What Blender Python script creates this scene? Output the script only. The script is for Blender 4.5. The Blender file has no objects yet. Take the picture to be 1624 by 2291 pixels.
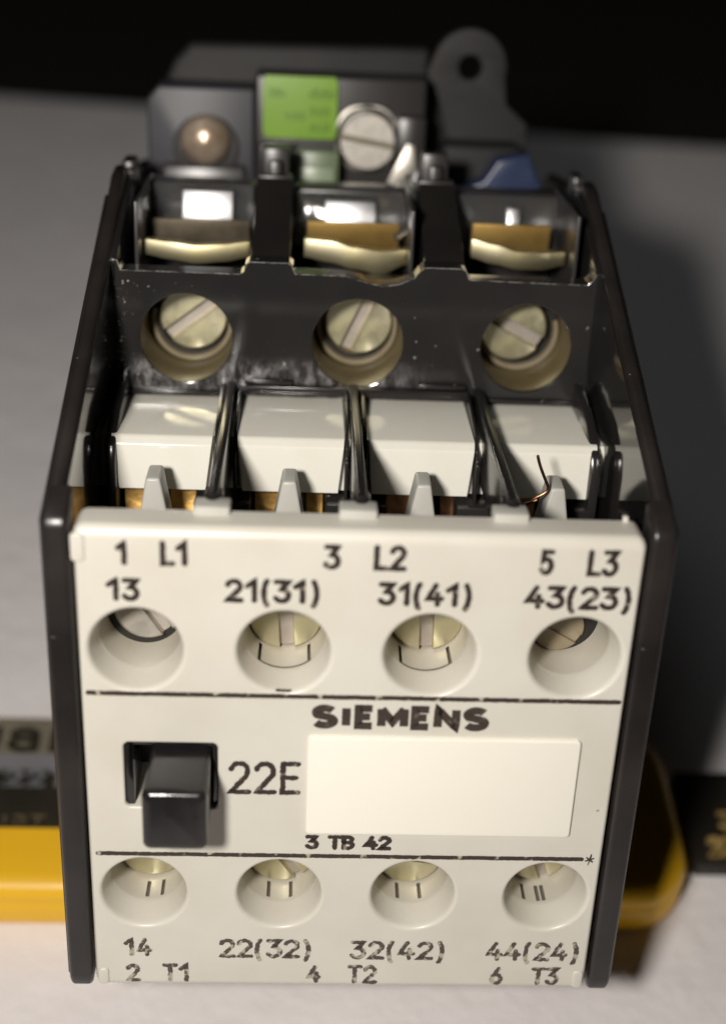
import bpy, bmesh, math, random
from mathutils import Vector, Matrix
random.seed(7)
S = 0.001                                   # everything below is written in millimetres
scene = bpy.context.scene
COL = scene.collection

# The contactor leans back 15 degrees: its lower rear edge rests on the table, its underside on the
# yellow case. It is modelled upright; TILT turns that upright frame into the room's frame (table top at z=0).
TILT = Matrix.Translation(Vector((0,97,0))*S) @ Matrix.Rotation(math.radians(-15), 4, 'X') @ Matrix.Translation(Vector((0,-97,0))*S)

# ------------------------------------------------------------------ camera
def setup_camera():
    yaw, pitch, roll = 0.050727954, 0.43394965, 0.046094348
    cy, sy, cp, sp = math.cos(yaw), math.sin(yaw), math.cos(pitch), math.sin(pitch)
    f = Vector((sy*cp, cy*cp, -sp)); r = Vector((cy, -sy, 0)); u = r.cross(f)
    c, s = math.cos(roll), math.sin(roll)
    r2 = c*r + s*u; u2 = -s*r + c*u
    cam = bpy.data.cameras.new('camera'); o = bpy.data.objects.new('camera', cam); COL.objects.link(o)
    m = Matrix((r2, u2, -f)).transposed().to_4x4()
    m.translation = Vector((-6.6676, -129.235, 127.181)) * S
    o.matrix_world = TILT @ m
    cam.sensor_fit = 'VERTICAL'; cam.sensor_height = 24.0
    cam.lens = 24.0 * 3000.0 / 2291.0
    cam.clip_start = 0.005; cam.clip_end = 50
    cam.dof.use_dof = True; cam.dof.focus_distance = 0.165
    cam.dof.aperture_fstop = cam.lens / 4.7
    scene.camera = o
setup_camera()

# ------------------------------------------------------------------ world, lamps, exposure
w = bpy.data.worlds.new('World'); scene.world = w; w.use_nodes = True
bg = w.node_tree.nodes['Background']; bg.inputs['Color'].default_value = (1.0, 0.88, 0.78, 1); bg.inputs['Strength'].default_value = 0.0045
def area(name, loc, target, size, power, color):
    loc = TILT @ (Vector(loc)*S) / S; target = TILT @ (Vector(target)*S) / S
    l = bpy.data.lights.new(name, 'AREA'); l.shape = 'DISK'; l.size = size; l.energy = power; l.color = color
    o = bpy.data.objects.new(name, l); COL.objects.link(o)
    o.location = Vector(loc)*S
    o.rotation_euler = (Vector(target)-Vector(loc)).to_track_quat('-Z', 'Y').to_euler()
    return o
area('desk_lamp', (-54, -158, 150), (0, 60, 30), 0.023, 0.525, (1.0, 0.945, 0.875))
area('overhead_fill', (-600, -350, 1500), (0, 100, 0), 0.60, 0.85, (0.90, 0.97, 1.0))  # unseen overhead area light, added to fill the shadows
scene.view_settings.view_transform = 'Standard'; scene.view_settings.look = 'None'
scene.view_settings.exposure = 0; scene.view_settings.gamma = 1

# ------------------------------------------------------------------ materials
def mat(name, col, rough=0.4, metal=0.0, noise=None, bump=None, specks=None, rnoise=None, coat=0.0, sss=0.0, scratch=None, ior=1.5):
    """noise=(scale, colour2, amount)  bump=(scale, strength, mm)  specks=(scale, threshold, colour)"""
    m = bpy.data.materials.new(name); m.use_nodes = True
    nt = m.node_tree; N = nt.nodes; L = nt.links; b = N['Principled BSDF']
    b.inputs['Base Color'].default_value = (*col, 1); b.inputs['Roughness'].default_value = rough
    b.inputs['Metallic'].default_value = metal; b.inputs['Coat Weight'].default_value = coat
    b.inputs['IOR'].default_value = ior
    if sss:
        b.inputs['Subsurface Weight'].default_value = sss
        b.inputs['Subsurface Radius'].default_value = (1, .8, .5); b.inputs['Subsurface Scale'].default_value = 0.0012
    tc = N.new('ShaderNodeTexCoord'); src = tc.outputs['Object']
    def nz(scale, detail=6, vec=None):
        n = N.new('ShaderNodeTexNoise'); n.inputs['Scale'].default_value = scale; n.inputs['Detail'].default_value = detail
        L.new(vec or src, n.inputs['Vector']); return n
    cur = None
    if noise:
        n = nz(noise[0]); r = N.new('ShaderNodeValToRGB'); r.color_ramp.elements[0].position = .38; r.color_ramp.elements[1].position = .68
        L.new(n.outputs['Fac'], r.inputs['Fac'])
        mx = N.new('ShaderNodeMix'); mx.data_type = 'RGBA'; mx.inputs['A'].default_value = (*col, 1); mx.inputs['B'].default_value = (*noise[1], 1)
        mul = N.new('ShaderNodeMath'); mul.operation = 'MULTIPLY'; mul.inputs[1].default_value = noise[2]
        L.new(r.outputs['Color'], mul.inputs[0]); L.new(mul.outputs[0], mx.inputs['Factor']); cur = mx.outputs['Result']
    if specks:
        n = nz(specks[0], 3); r = N.new('ShaderNodeValToRGB'); r.color_ramp.elements[0].position = specks[1]; r.color_ramp.elements[1].position = specks[1]+.02
        L.new(n.outputs['Fac'], r.inputs['Fac'])
        mx = N.new('ShaderNodeMix'); mx.data_type = 'RGBA'; mx.inputs['A'].default_value = (*col, 1); mx.inputs['B'].default_value = (*specks[2], 1)
        if cur: L.new(cur, mx.inputs['A'])
        L.new(r.outputs['Color'], mx.inputs['Factor']); cur = mx.outputs['Result']
        mr = N.new('ShaderNodeMapRange'); mr.inputs['To Min'].default_value = rough; mr.inputs['To Max'].default_value = .8
        L.new(r.outputs['Color'], mr.inputs['Value']); L.new(mr.outputs['Result'], b.inputs['Roughness'])
    if cur: L.new(cur, b.inputs['Base Color'])
    if rnoise:
        n = nz(rnoise[0]); mr = N.new('ShaderNodeMapRange'); mr.inputs['From Min'].default_value = .3; mr.inputs['From Max'].default_value = .7
        mr.inputs['To Min'].default_value = rnoise[1]; mr.inputs['To Max'].default_value = rnoise[2]
        L.new(n.outputs['Fac'], mr.inputs['Value']); L.new(mr.outputs['Result'], b.inputs['Roughness'])
    if bump or scratch:
        if scratch:
            mp = N.new('ShaderNodeMapping'); mp.inputs['Scale'].default_value = scratch[:3]; L.new(src, mp.inputs['Vector'])
            n = nz(1.0, 4, mp.outputs['Vector']); d, st = scratch[3], scratch[4]
        else:
            n = nz(bump[0], 5); d, st = bump[2], bump[1]
        bp = N.new('ShaderNodeBump'); bp.inputs['Strength'].default_value = st; bp.inputs['Distance'].default_value = d*S
        L.new(n.outputs['Fac'], bp.inputs['Height']); L.new(bp.outputs['Normal'], b.inputs['Normal'])
    return m
M = {}
M['white'] = mat('ivory_plastic', (.675,.65,.58), .34, noise=(90,(.60,.56,.475),.6), bump=(900,.12,.02), specks=(420,.765,(.36,.29,.2)), sss=.12)
M['white_in'] = mat('ivory_plastic_inner', (.82,.80,.72), .1, noise=(160,(.79,.755,.66),.6), rnoise=(300,.05,.15), bump=(300,.04,.02), sss=.08)
M['grey_white'] = mat('grey_plastic', (.50,.49,.45), .4, noise=(200,(.42,.40,.35),.5), sss=.05)
M['bore'] = mat('shade_greyed_ivory', (.56,.53,.46), .3, noise=(200,(.50,.455,.36),.7), bump=(400,.1,.03))  # ivory darkened in its colour to stand for the shade inside the bores
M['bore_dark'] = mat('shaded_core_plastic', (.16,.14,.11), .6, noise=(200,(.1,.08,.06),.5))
M['label'] = mat('cream_label', (.90,.87,.77), .5, noise=(60,(.88,.84,.73),.5), bump=(700,.05,.02))
M['black'] = mat('black_plastic', (.016,.0145,.0145), .2, noise=(70,(.026,.023,.023),.8), specks=(950,.725,(.35,.31,.27)), bump=(500,.08,.03))
M['wall'] = mat('black_moulding', (.020,.019,.019), .1, noise=(60,(.030,.028,.028),.8), specks=(800,.74,(.35,.32,.3)), scratch=(1500,300,60,.006,.12))
M['side'] = mat('black_side_plastic', (.014,.012,.0115), .3, noise=(90,(.032,.026,.024),.8), specks=(900,.75,(.2,.17,.14)), bump=(600,.1,.03))
M['button'] = mat('black_button_plastic', (.013,.012,.013), .2, noise=(200,(.022,.02,.02),.6), rnoise=(500,.13,.26), bump=(700,.12,.03))
def add_painted_sheen(m):  # glare at the wall's foot, painted into the colour as pale scuff-like streaks
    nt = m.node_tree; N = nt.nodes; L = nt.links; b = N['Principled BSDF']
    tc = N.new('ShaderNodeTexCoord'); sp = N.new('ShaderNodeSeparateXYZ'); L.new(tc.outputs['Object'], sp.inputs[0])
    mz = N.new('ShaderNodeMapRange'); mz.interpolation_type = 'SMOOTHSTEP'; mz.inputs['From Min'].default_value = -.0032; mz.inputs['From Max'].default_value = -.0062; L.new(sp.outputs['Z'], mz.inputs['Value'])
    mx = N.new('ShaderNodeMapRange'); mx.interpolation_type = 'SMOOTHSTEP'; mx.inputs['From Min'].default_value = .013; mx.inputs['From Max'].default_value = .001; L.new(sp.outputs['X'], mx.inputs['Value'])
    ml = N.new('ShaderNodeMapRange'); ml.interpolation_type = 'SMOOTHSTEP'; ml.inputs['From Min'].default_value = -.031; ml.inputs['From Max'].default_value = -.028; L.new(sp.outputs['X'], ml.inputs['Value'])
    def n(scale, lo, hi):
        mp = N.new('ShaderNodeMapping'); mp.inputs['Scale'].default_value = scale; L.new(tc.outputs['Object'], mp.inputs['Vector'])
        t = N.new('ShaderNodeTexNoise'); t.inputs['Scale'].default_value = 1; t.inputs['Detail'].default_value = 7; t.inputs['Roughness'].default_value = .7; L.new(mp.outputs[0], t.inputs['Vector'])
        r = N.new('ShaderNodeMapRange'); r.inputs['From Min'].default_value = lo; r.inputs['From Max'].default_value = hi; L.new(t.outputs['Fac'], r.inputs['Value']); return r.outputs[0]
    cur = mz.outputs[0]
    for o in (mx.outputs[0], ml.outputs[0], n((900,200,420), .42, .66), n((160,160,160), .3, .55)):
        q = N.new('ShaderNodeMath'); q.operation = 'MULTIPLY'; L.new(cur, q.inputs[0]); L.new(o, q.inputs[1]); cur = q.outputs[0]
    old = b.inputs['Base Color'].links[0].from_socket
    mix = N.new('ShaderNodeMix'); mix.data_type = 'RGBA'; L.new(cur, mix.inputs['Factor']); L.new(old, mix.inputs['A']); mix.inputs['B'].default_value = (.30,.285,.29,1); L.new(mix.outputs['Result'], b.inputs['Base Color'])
add_painted_sheen(M['wall'])
M['gloss'] = mat('polished_black_plastic', (.014,.0125,.012), .06, noise=(70,(.022,.02,.018),.8), rnoise=(200,.03,.10))
M['ear'] = mat('dark_base_plastic', (.014,.013,.014), .65, noise=(90,(.026,.023,.023),.8), bump=(400,.1,.05))
M['clear'] = mat('clear_plastic', (.8,.8,.8), .06, bump=(260,.5,.3))
M['clear'].node_tree.nodes['Principled BSDF'].inputs['Transmission Weight'].default_value = .96
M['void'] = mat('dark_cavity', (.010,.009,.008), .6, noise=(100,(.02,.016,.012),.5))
M['sleeve'] = mat('amber_sleeve', (.15,.112,.055), .34, noise=(180,(.19,.155,.07),.8), rnoise=(300,.25,.45))
M['tan'] = mat('tan_collar', (.27,.225,.15), .35, noise=(220,(.2,.16,.1),.8))
M['zinc'] = mat('yellow_zinc_metal', (.76,.71,.54), .4, .9, noise=(190,(.60,.555,.32),.9), rnoise=(420,.25,.5), bump=(600,.25,.05))
M['steel'] = mat('dull_steel', (.66,.63,.57), .4, .85, noise=(300,(.42,.38,.33),.8), rnoise=(350,.3,.55), bump=(700,.25,.05))
M['zincplate'] = mat('aged_brass_plate', (.52,.47,.32), .42, 1.0, noise=(220,(.5,.43,.22),.8), bump=(420,.3,.08))
M['brass'] = mat('brass', (.62,.38,.12), .4, 1.0, noise=(420,(.40,.22,.06),.9), bump=(650,.7,.12))
M['copper'] = mat('copper', (.70,.36,.20), .33, 1.0, noise=(600,(.2,.09,.05),.8))
M['strip'] = mat('golden_strip', (.88,.58,.19), .4, .85, noise=(200,(.60,.37,.11),.9), bump=(420,.35,.1))
M['tarnish'] = mat('tarnished_strip', (.36,.30,.22), .4, .7, noise=(260,(.17,.14,.10),.9), bump=(420,.3,.08))
M['slot'] = mat('slot_floor_metal', (.50,.455,.41), .5, .7, noise=(400,(.38,.33,.28),.7))
M['chrome'] = mat('tinned_metal', (.86,.85,.87), .42, 1.0, noise=(240,(.7,.69,.72),.7), bump=(380,.4,.1))
M['slate'] = mat('slate_plastic', (.048,.047,.058), .45, noise=(90,(.04,.04,.047),.8), bump=(400,.1,.05))
M['smoke'] = mat('smoky_grey_plastic', (.03,.028,.028), .3, noise=(90,(.045,.04,.04),.8), bump=(400,.1,.05))
M['green'] = mat('green_sticker', (.21,.40,.03), .42, noise=(140,(.27,.44,.07),.6))
M['greeninnk'] = mat('dark_green_ink', (.10,.20,.02), .5, noise=(300,(.2,.36,.05),.5))
M['palegreen'] = mat('pale_green_plastic', (.17,.22,.125), .35, noise=(150,(.13,.17,.1),.6))
M['blue'] = mat('blue_plastic', (.022,.038,.10), .3, noise=(120,(.045,.055,.10),.8))
M['yellow'] = mat('yellow_plastic', (.90,.52,.02), .36, noise=(60,(.86,.47,.018),.6), rnoise=(100,.3,.45))
M['dlabel'] = mat('black_printed_film', (.022,.019,.013), .38, noise=(110,(.035,.03,.02),.8))
M['glabel'] = mat('grey_printed_film', (.21,.20,.215), .45, noise=(80,(.17,.16,.17),.6))
M['olive'] = mat('olive_printed_film', (.20,.175,.13), .45, noise=(80,(.15,.13,.095),.7))
M['lightprint'] = mat('pale_print', (.17,.17,.18), .5, noise=(300,(.08,.08,.08),.6))
M['tanprint'] = mat('tan_print', (.15,.11,.06), .5, noise=(300,(.06,.045,.02),.6))
M['gold'] = mat('gold_print', (.42,.29,.10), .45, noise=(160,(.2,.13,.04),.7))
M['carton'] = mat('black_carton', (.014,.012,.009), .5, noise=(100,(.022,.018,.012),.7))
M['foam'] = mat('white_foam', (.87,.83,.83), .75, noise=(60,(.82,.775,.78),.6), bump=(190,.4,1.5), sss=0)
M['floor'] = mat('dark_floor', (.02,.014,.008), .8, noise=(3,(.012,.008,.005),.8))
M['chipdark'] = mat('grime', (.2,.16,.09), .6, noise=(300,(.4,.35,.2),.5))

def ink(name, base, wear, thr, scale=900):
    m = bpy.data.materials.new(name); m.use_nodes = True; nt = m.node_tree; N = nt.nodes; L = nt.links; b = N['Principled BSDF']
    tc = N.new('ShaderNodeTexCoord'); n = N.new('ShaderNodeTexNoise'); n.inputs['Scale'].default_value = scale; n.inputs['Detail'].default_value = 5
    r = N.new('ShaderNodeValToRGB'); r.color_ramp.elements[0].position = thr; r.color_ramp.elements[1].position = thr+.07
    r.color_ramp.elements[0].color = (*base, 1); r.color_ramp.elements[1].color = (*wear, 1)
    L.new(tc.outputs['Object'], n.inputs['Vector']); L.new(n.outputs['Fac'], r.inputs['Fac']); L.new(r.outputs['Color'], b.inputs['Base Color'])
    b.inputs['Roughness'].default_value = .5
    return m
M['ink'] = ink('worn_black_ink', (.035,.024,.019), (.30,.26,.20), .60)
M['inkbold'] = ink('black_ink', (.045,.033,.026), (.12,.10,.08), .60)
M['ink2'] = ink('faded_black_ink', (.075,.06,.045), (.45,.40,.32), .52)
M['inkline'] = ink('worn_ink_line', (.04,.028,.02), (.45,.40,.32), .58, 600)

# ------------------------------------------------------------------ mesh helpers
def link(name, verts, faces, m, parent=None, smooth=40, bev=0, seg=2, label=None, kind=None):
    """verts in mm (world). origin goes to the bounding box centre."""
    lo = [min(v[i] for v in verts) for i in range(3)]; hi = [max(v[i] for v in verts) for i in range(3)]
    c = Vector([(lo[i]+hi[i])/2 for i in range(3)])
    me = bpy.data.meshes.new(name); me.from_pydata([tuple((Vector(v)-c)*S) for v in verts], [], faces)
    bm = bmesh.new(); bm.from_mesh(me)
    bmesh.ops.remove_doubles(bm, verts=bm.verts, dist=1e-7)
    bmesh.ops.recalc_face_normals(bm, faces=bm.faces)
    if bev:
        ed = [e for e in bm.edges if len(e.link_faces) == 2 and e.calc_face_angle(0) > .5]
        bmesh.ops.bevel(bm, geom=ed, offset=bev*S, segments=seg, profile=.5, affect='EDGES', clamp_overlap=True)
    bm.to_mesh(me); bm.free()
    return finish(name, me, c*S, m, parent, smooth, label, kind)
def finish(name, me, loc, m, parent, smooth=40, label=None, kind=None):
    me.materials.clear(); me.materials.append(M[m] if isinstance(m, str) else m)
    if smooth:
        me.polygons.foreach_set('use_smooth', [True]*len(me.polygons)); me.set_sharp_from_angle(angle=math.radians(smooth))
    o = bpy.data.objects.new(name, me); COL.objects.link(o); o.location = loc
    if parent is not None:
        o.parent = parent
        pw = Vector((0,0,0)); p = parent
        while p is not None: pw += p.location; p = p.parent
        o.location = Vector(loc) - pw
    if label: o['label'] = label
    if kind: o['kind'] = kind
    return o
def box(x0,x1,y0,y1,z0,z1):
    v = [(x,y,z) for x in (x0,x1) for y in (y0,y1) for z in (z0,z1)]
    f = [(0,1,3,2),(4,6,7,5),(0,4,5,1),(2,3,7,6),(0,2,6,4),(1,5,7,3)]
    return v, f
class MB:
    def __init__(s): s.v = []; s.f = []
    def add(s, vf):
        n = len(s.v); s.v += list(vf[0]); s.f += [tuple(i+n for i in f) for f in vf[1]]; return s
    def box(s, *a): return s.add(box(*a))
    def done(s, name, m, parent=None, **k): return link(name, s.v, s.f, m, parent, **k)
def prism(poly, ax, a, b):
    """extrude polygon along axis ax. poly points are the two other axes in order."""
    n = len(poly)
    def p(q, t):
        if ax == 0: return (t, q[0], q[1])
        if ax == 1: return (q[0], t, q[1])
        return (q[0], q[1], t)
    v = [p(q,a) for q in poly]+[p(q,b) for q in poly]
    f = [tuple(range(n)), tuple(range(2*n-1, n-1, -1))]+[(i,(i+1)%n,n+(i+1)%n,n+i) for i in range(n)]
    return v, f
def lathe(prof, cx, cz, n=64, skip=None):
    """prof: (radius, y) list; axis along Y through cx,cz. skip(ringindex, angle) drops a quad"""
    v = []; f = []
    for r, y in prof:
        for i in range(n):
            a = 2*math.pi*i/n; v.append((cx+r*math.cos(a), y, cz+r*math.sin(a)))
    for k in range(len(prof)-1):
        for i in range(n):
            if skip and skip(k, 2*math.pi*(i+.5)/n): continue
            j = (i+1) % n; f.append((k*n+i, k*n+j, (k+1)*n+j, (k+1)*n+i))
    return v, f
def disc(r, y, cx, cz, n=48):
    return [(cx+r*math.cos(2*math.pi*i/n), y, cz+r*math.sin(2*math.pi*i/n)) for i in range(n)], [tuple(range(n))]
def circle(cx, cy, r, n=48, a0=0, a1=360, end=False):
    m = n if not end else n-1
    return [(cx+r*math.cos(math.radians(a0+(a1-a0)*i/m)), cy+r*math.sin(math.radians(a0+(a1-a0)*i/m))) for i in range(n)]
def rrect(x0,x1,y0,y1,r,n=6):
    p = []
    for cx, cy, a in ((x1-r,y1-r,0),(x0+r,y1-r,90),(x0+r,y0+r,180),(x1-r,y0+r,270)):
        for i in range(n+1):
            t = math.radians(a+90*i/n); p.append((cx+r*math.cos(t), cy+r*math.sin(t)))
    return p
def curve_plate(name, loops, plane, a, b, m, parent, bev=.2, res=2, **k):
    """filled 2D loops (holes allowed) -> solid plate with bevelled rims. plane 'XZ' spans a..b on Y, 'YZ' spans a..b on X"""
    cu = bpy.data.curves.new(name, 'CURVE'); cu.dimensions = '2D'; cu.fill_mode = 'BOTH'
    for lp in loops:
        sp = cu.splines.new('POLY'); sp.points.add(len(lp)-1); sp.use_cyclic_u = True
        for q, p in zip(sp.points, lp): q.co = (p[0]*S, p[1]*S, 0, 1)
    cu.extrude = ((b-a)/2-bev)*S; cu.bevel_depth = bev*S; cu.bevel_resolution = res; cu.offset = -bev*S
    o = bpy.data.objects.new(name, cu); COL.objects.link(o)
    dg = bpy.context.evaluated_depsgraph_get(); dg.update()
    me = bpy.data.meshes.new_from_object(o.evaluated_get(dg)); bpy.data.objects.remove(o)
    mid = (a+b)/2
    vs = []
    for v in me.vertices:
        x, y, z = v.co/S
        vs.append((x, mid-z, y) if plane == 'XZ' else (mid+z, x, y))
    fs = [tuple(p.vertices) for p in me.polygons]
    bpy.data.meshes.remove(me)
    return link(name, vs, fs, m, parent, **k)
def tube(pts, r, n=10):
    v = []; f = []; P = [Vector(p) for p in pts]
    for i, p in enumerate(P):
        d = (P[min(i+1,len(P)-1)]-P[max(i-1,0)]).normalized()
        a = d.cross(Vector((0,1,0.13))).normalized(); b = d.cross(a)
        rr = r*(.85 if i in (0,len(P)-1) else 1)
        for k in range(n):
            t = 2*math.pi*k/n; v.append(tuple(p+rr*(math.cos(t)*a+math.sin(t)*b)))
    for i in range(len(P)-1):
        for k in range(n): f.append((i*n+k, i*n+(k+1)%n, (i+1)*n+(k+1)%n, (i+1)*n+k))
    f.append(tuple(range(n))); f.append(tuple(range((len(P)-1)*n, len(P)*n)))
    return v, f
def smoothline(pts, it=2):
    for _ in range(it):
        q = [pts[0]]
        for a, b in zip(pts, pts[1:]):
            a = Vector(a); b = Vector(b); q += [tuple(a*.75+b*.25), tuple(a*.25+b*.75)]
        q.append(pts[-1]); pts = q
    return pts
def thing(name, loc, label, cat, group=None):
    o = bpy.data.objects.new(name, None); COL.objects.link(o); o.location = Vector(loc)*S
    o.empty_display_size = .02; o['label'] = label; o['category'] = cat
    if group: o['group'] = group
    return o

# ------------------------------------------------------------------ stroke lettering (flat print)
def arc(cx, cy, rx, ry, a0, a1, n=12):
    return [(cx+rx*math.cos(math.radians(a0+(a1-a0)*i/n)), cy+ry*math.sin(math.radians(a0+(a1-a0)*i/n))) for i in range(n+1)]
G = {
 '1': (.50, [[(.06,.74),(.36,1),(.36,0)]]),
 '2': (.62, [arc(.31,.73,.26,.27,165,-35,14)+[(.06,0),(.60,0)]]),
 '3': (.62, [[(.06,1),(.55,1),(.29,.62)]+arc(.29,.31,.28,.31,80,-150,14)]),
 '4': (.66, [[(.36,1),(.05,.30),(.62,.30)],[(.46,.56),(.46,0)]]),
 '5': (.62, [[(.55,1),(.14,1),(.09,.56)]+arc(.29,.33,.27,.33,115,-150,14)]),
 '6': (.62, [[(.42,1),(.09,.43)],arc(.31,.29,.26,.29,0,360,20)]),
 '(': (.36, [arc(.44,.40,.36,.82,130,230,12)]),
 ')': (.36, [arc(-.08,.40,.36,.82,50,-50,12)]),
 'L': (.55, [[(.08,1),(.08,0),(.52,0)]]),
 'T': (.62, [[(.02,1),(.60,1)],[(.31,1),(.31,0)]]),
 'E': (.58, [[(.55,1),(.08,1),(.08,0),(.55,0)],[(.08,.52),(.48,.52)]]),
 'B': (.62, [[(.08,0),(.08,1),(.32,1)]+arc(.34,.76,.2,.24,90,-90,8)+[(.08,.52)],[(.34,.52)]+arc(.34,.26,.24,.26,90,-90,8)+[(.08,0)]]),
 'S': (.80, [arc(.40,.73,.30,.25,28,215,12)+[(.55,.46)]+arc(.40,.25,.32,.25,40,-155,12)]),
 'I': (.34, [[(.17,1),(.17,0)]]),
 'M': (1.02, [[(.12,0),(.12,1)],[(.12,1),(.51,.25),(.90,1)],[(.90,1),(.90,0)]]),
 'N': (.86, [[(.12,0),(.12,1),(.74,0),(.74,1)]]),
 'u': (.66, [[(.08,.9),(.08,.3)]+arc(.32,.3,.24,.3,180,360,8)+[(.56,.9)]]),
 'a': (.70, [arc(.30,.62,.25,.28,160,0,8)+[(.55,0)],arc(.31,.26,.25,.26,0,360,14)]),
 'r': (.45, [[(.08,0),(.08,.85)],arc(.34,.55,.26,.3,180,70,6)]),
 ' ': (.45, []),
}
def ribbon(pl, wd, jit, square=False):
    """wobbly-edged ribbon polygon along a polyline (2D, mm)"""
    q = [Vector(pl[0])]
    for p in pl[1:]:
        p = Vector(p); a = q[-1]; L = (p-a).length; k = max(1, int(L/.22))
        for i in range(1, k+1): q.append(a.lerp(p, i/k))
    closed = (q[0]-q[-1]).length < 1e-4
    l = []; r = []; n = len(q)
    for i, p in enumerate(q):
        a = q[i-1] if i > 0 else (q[-2] if closed else q[0]); b = q[i+1] if i < n-1 else (q[1] if closed else q[-1])
        d1 = (p-a); d2 = (b-p)
        if d1.length < 1e-6: d1 = d2
        if d2.length < 1e-6: d2 = d1
        d1 = d1.normalized(); d2 = d2.normalized(); t = (d1+d2)
        t = t.normalized() if t.length > .2 else d2
        c = max(.55, abs(t.dot(d2))); nrm = Vector((-t.y, t.x)); h = wd/2/c
        l.append(p+nrm*h*(1+random.uniform(-jit,jit))); r.append(p-nrm*h*(1+random.uniform(-jit,jit)))
    v = []; f = []
    for a, b in zip(l, r): v += [a, b]
    for i in range(n-1): f.append((2*i, 2*i+1, 2*i+3, 2*i+2))
    if not closed and not square:
        for e, s in ((0,-1),(n-1,1)):
            t = (q[1]-q[0]).normalized() if e == 0 else (q[-1]-q[-2]).normalized()
            nn = Vector((-t.y, t.x)); base = len(v); K = 6
            for k in range(K+1):
                an = math.pi*k/K-math.pi/2
                v.append(q[e]+(t*s*math.cos(an)+nn*math.sin(an))*wd/2*(1+random.uniform(-jit,jit)*.6))
            f.append(tuple(range(base, base+K+1)))
    return v, f
def writing(name, text, x0, x1, z0, z1, wd, m, parent, jit=.12, mp=None, label=None, gap=.16, square=False, lift=-.012):
    """mp maps (x, z, layer) to world; default: front plane y=0"""
    h = z1-z0-wd; tot = sum(G[c][0] for c in text)+gap*(len(text)-1)
    sx = (x1-x0-wd)/tot; V = []; F = []; x = 0; lay = 0
    for c in text:
        gw, strokes = G[c]
        for s in strokes:
            pl = [(x0+wd/2+(x+px)*sx, z0+wd/2+pz*h) for px, pz in s]
            v, f = ribbon(pl, wd, jit, square); b = len(V); lay += 1
            for p in v: V.append(mp(p.x, p.y, lay) if mp else (p.x, lift-.004*(lay % 3), p.y))
            F += [tuple(i+b for i in q) for q in f]
        x += gw+gap
    return link(name, V, F, m, parent, smooth=0, label=label)

# ------------------------------------------------------------------ setting
def setting():
    # foam sheet: a slab whose top swells very slightly, level under the things that stand on it
    import mathutils.noise as mn
    nx, ny = 160, 130; v = []; f = []
    for j in range(ny+1):
        t = j/ny
        for i in range(nx+1):
            x = -330+660*i/nx; y = -150+(331-.084*x+150)*t
            near = max(0, 1-math.hypot(x*.6, (y-50))/75)
            z = -.1-(1-near)*.9*(mn.noise(Vector((x*.03, y*.03, 0)))*.5+.5)-(1-near)*.35*(mn.noise(Vector((x*.12, y*.12, 4)))*.5+.5)
            if j == ny: z -= 1.5
            v.append((x, y, min(z, -.05)))
    for j in range(ny):
        for i in range(nx): a = j*(nx+1)+i; f.append((a, a+1, a+nx+2, a+nx+1))
    n = len(v); ring = [0, nx, (ny+1)*(nx+1)-1, ny*(nx+1)]
    v += [(v[i][0], v[i][1], -28) for i in ring]
    f.append(tuple(list(range(0, nx+1))[::-1]+[n, n+1]))
    f.append(tuple([k*(nx+1)+nx for k in range(ny+1)][::-1]+[n+1, n+2]))
    f.append(tuple([ny*(nx+1)+i for i in range(nx+1)]+[n+2, n+3]))
    f.append(tuple([k*(nx+1) for k in range(ny+1)]+[n+3, n]))
    f.append((n, n+3, n+2, n+1))
    link('foam_sheet', v, f, 'foam', None, smooth=50, kind='structure')
    fl = MB(); fl.box(-4000,4000,-3000,6000,-40,-28.2); fl.done('table_top', 'floor', None, smooth=0, kind='structure')
setting()

# ------------------------------------------------------------------ the contactor
C = thing('electrical_contactor', (0, 50, 0), 'black and ivory electrical contactor with slotted screws standing on the yellow case', 'contactor')

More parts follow.
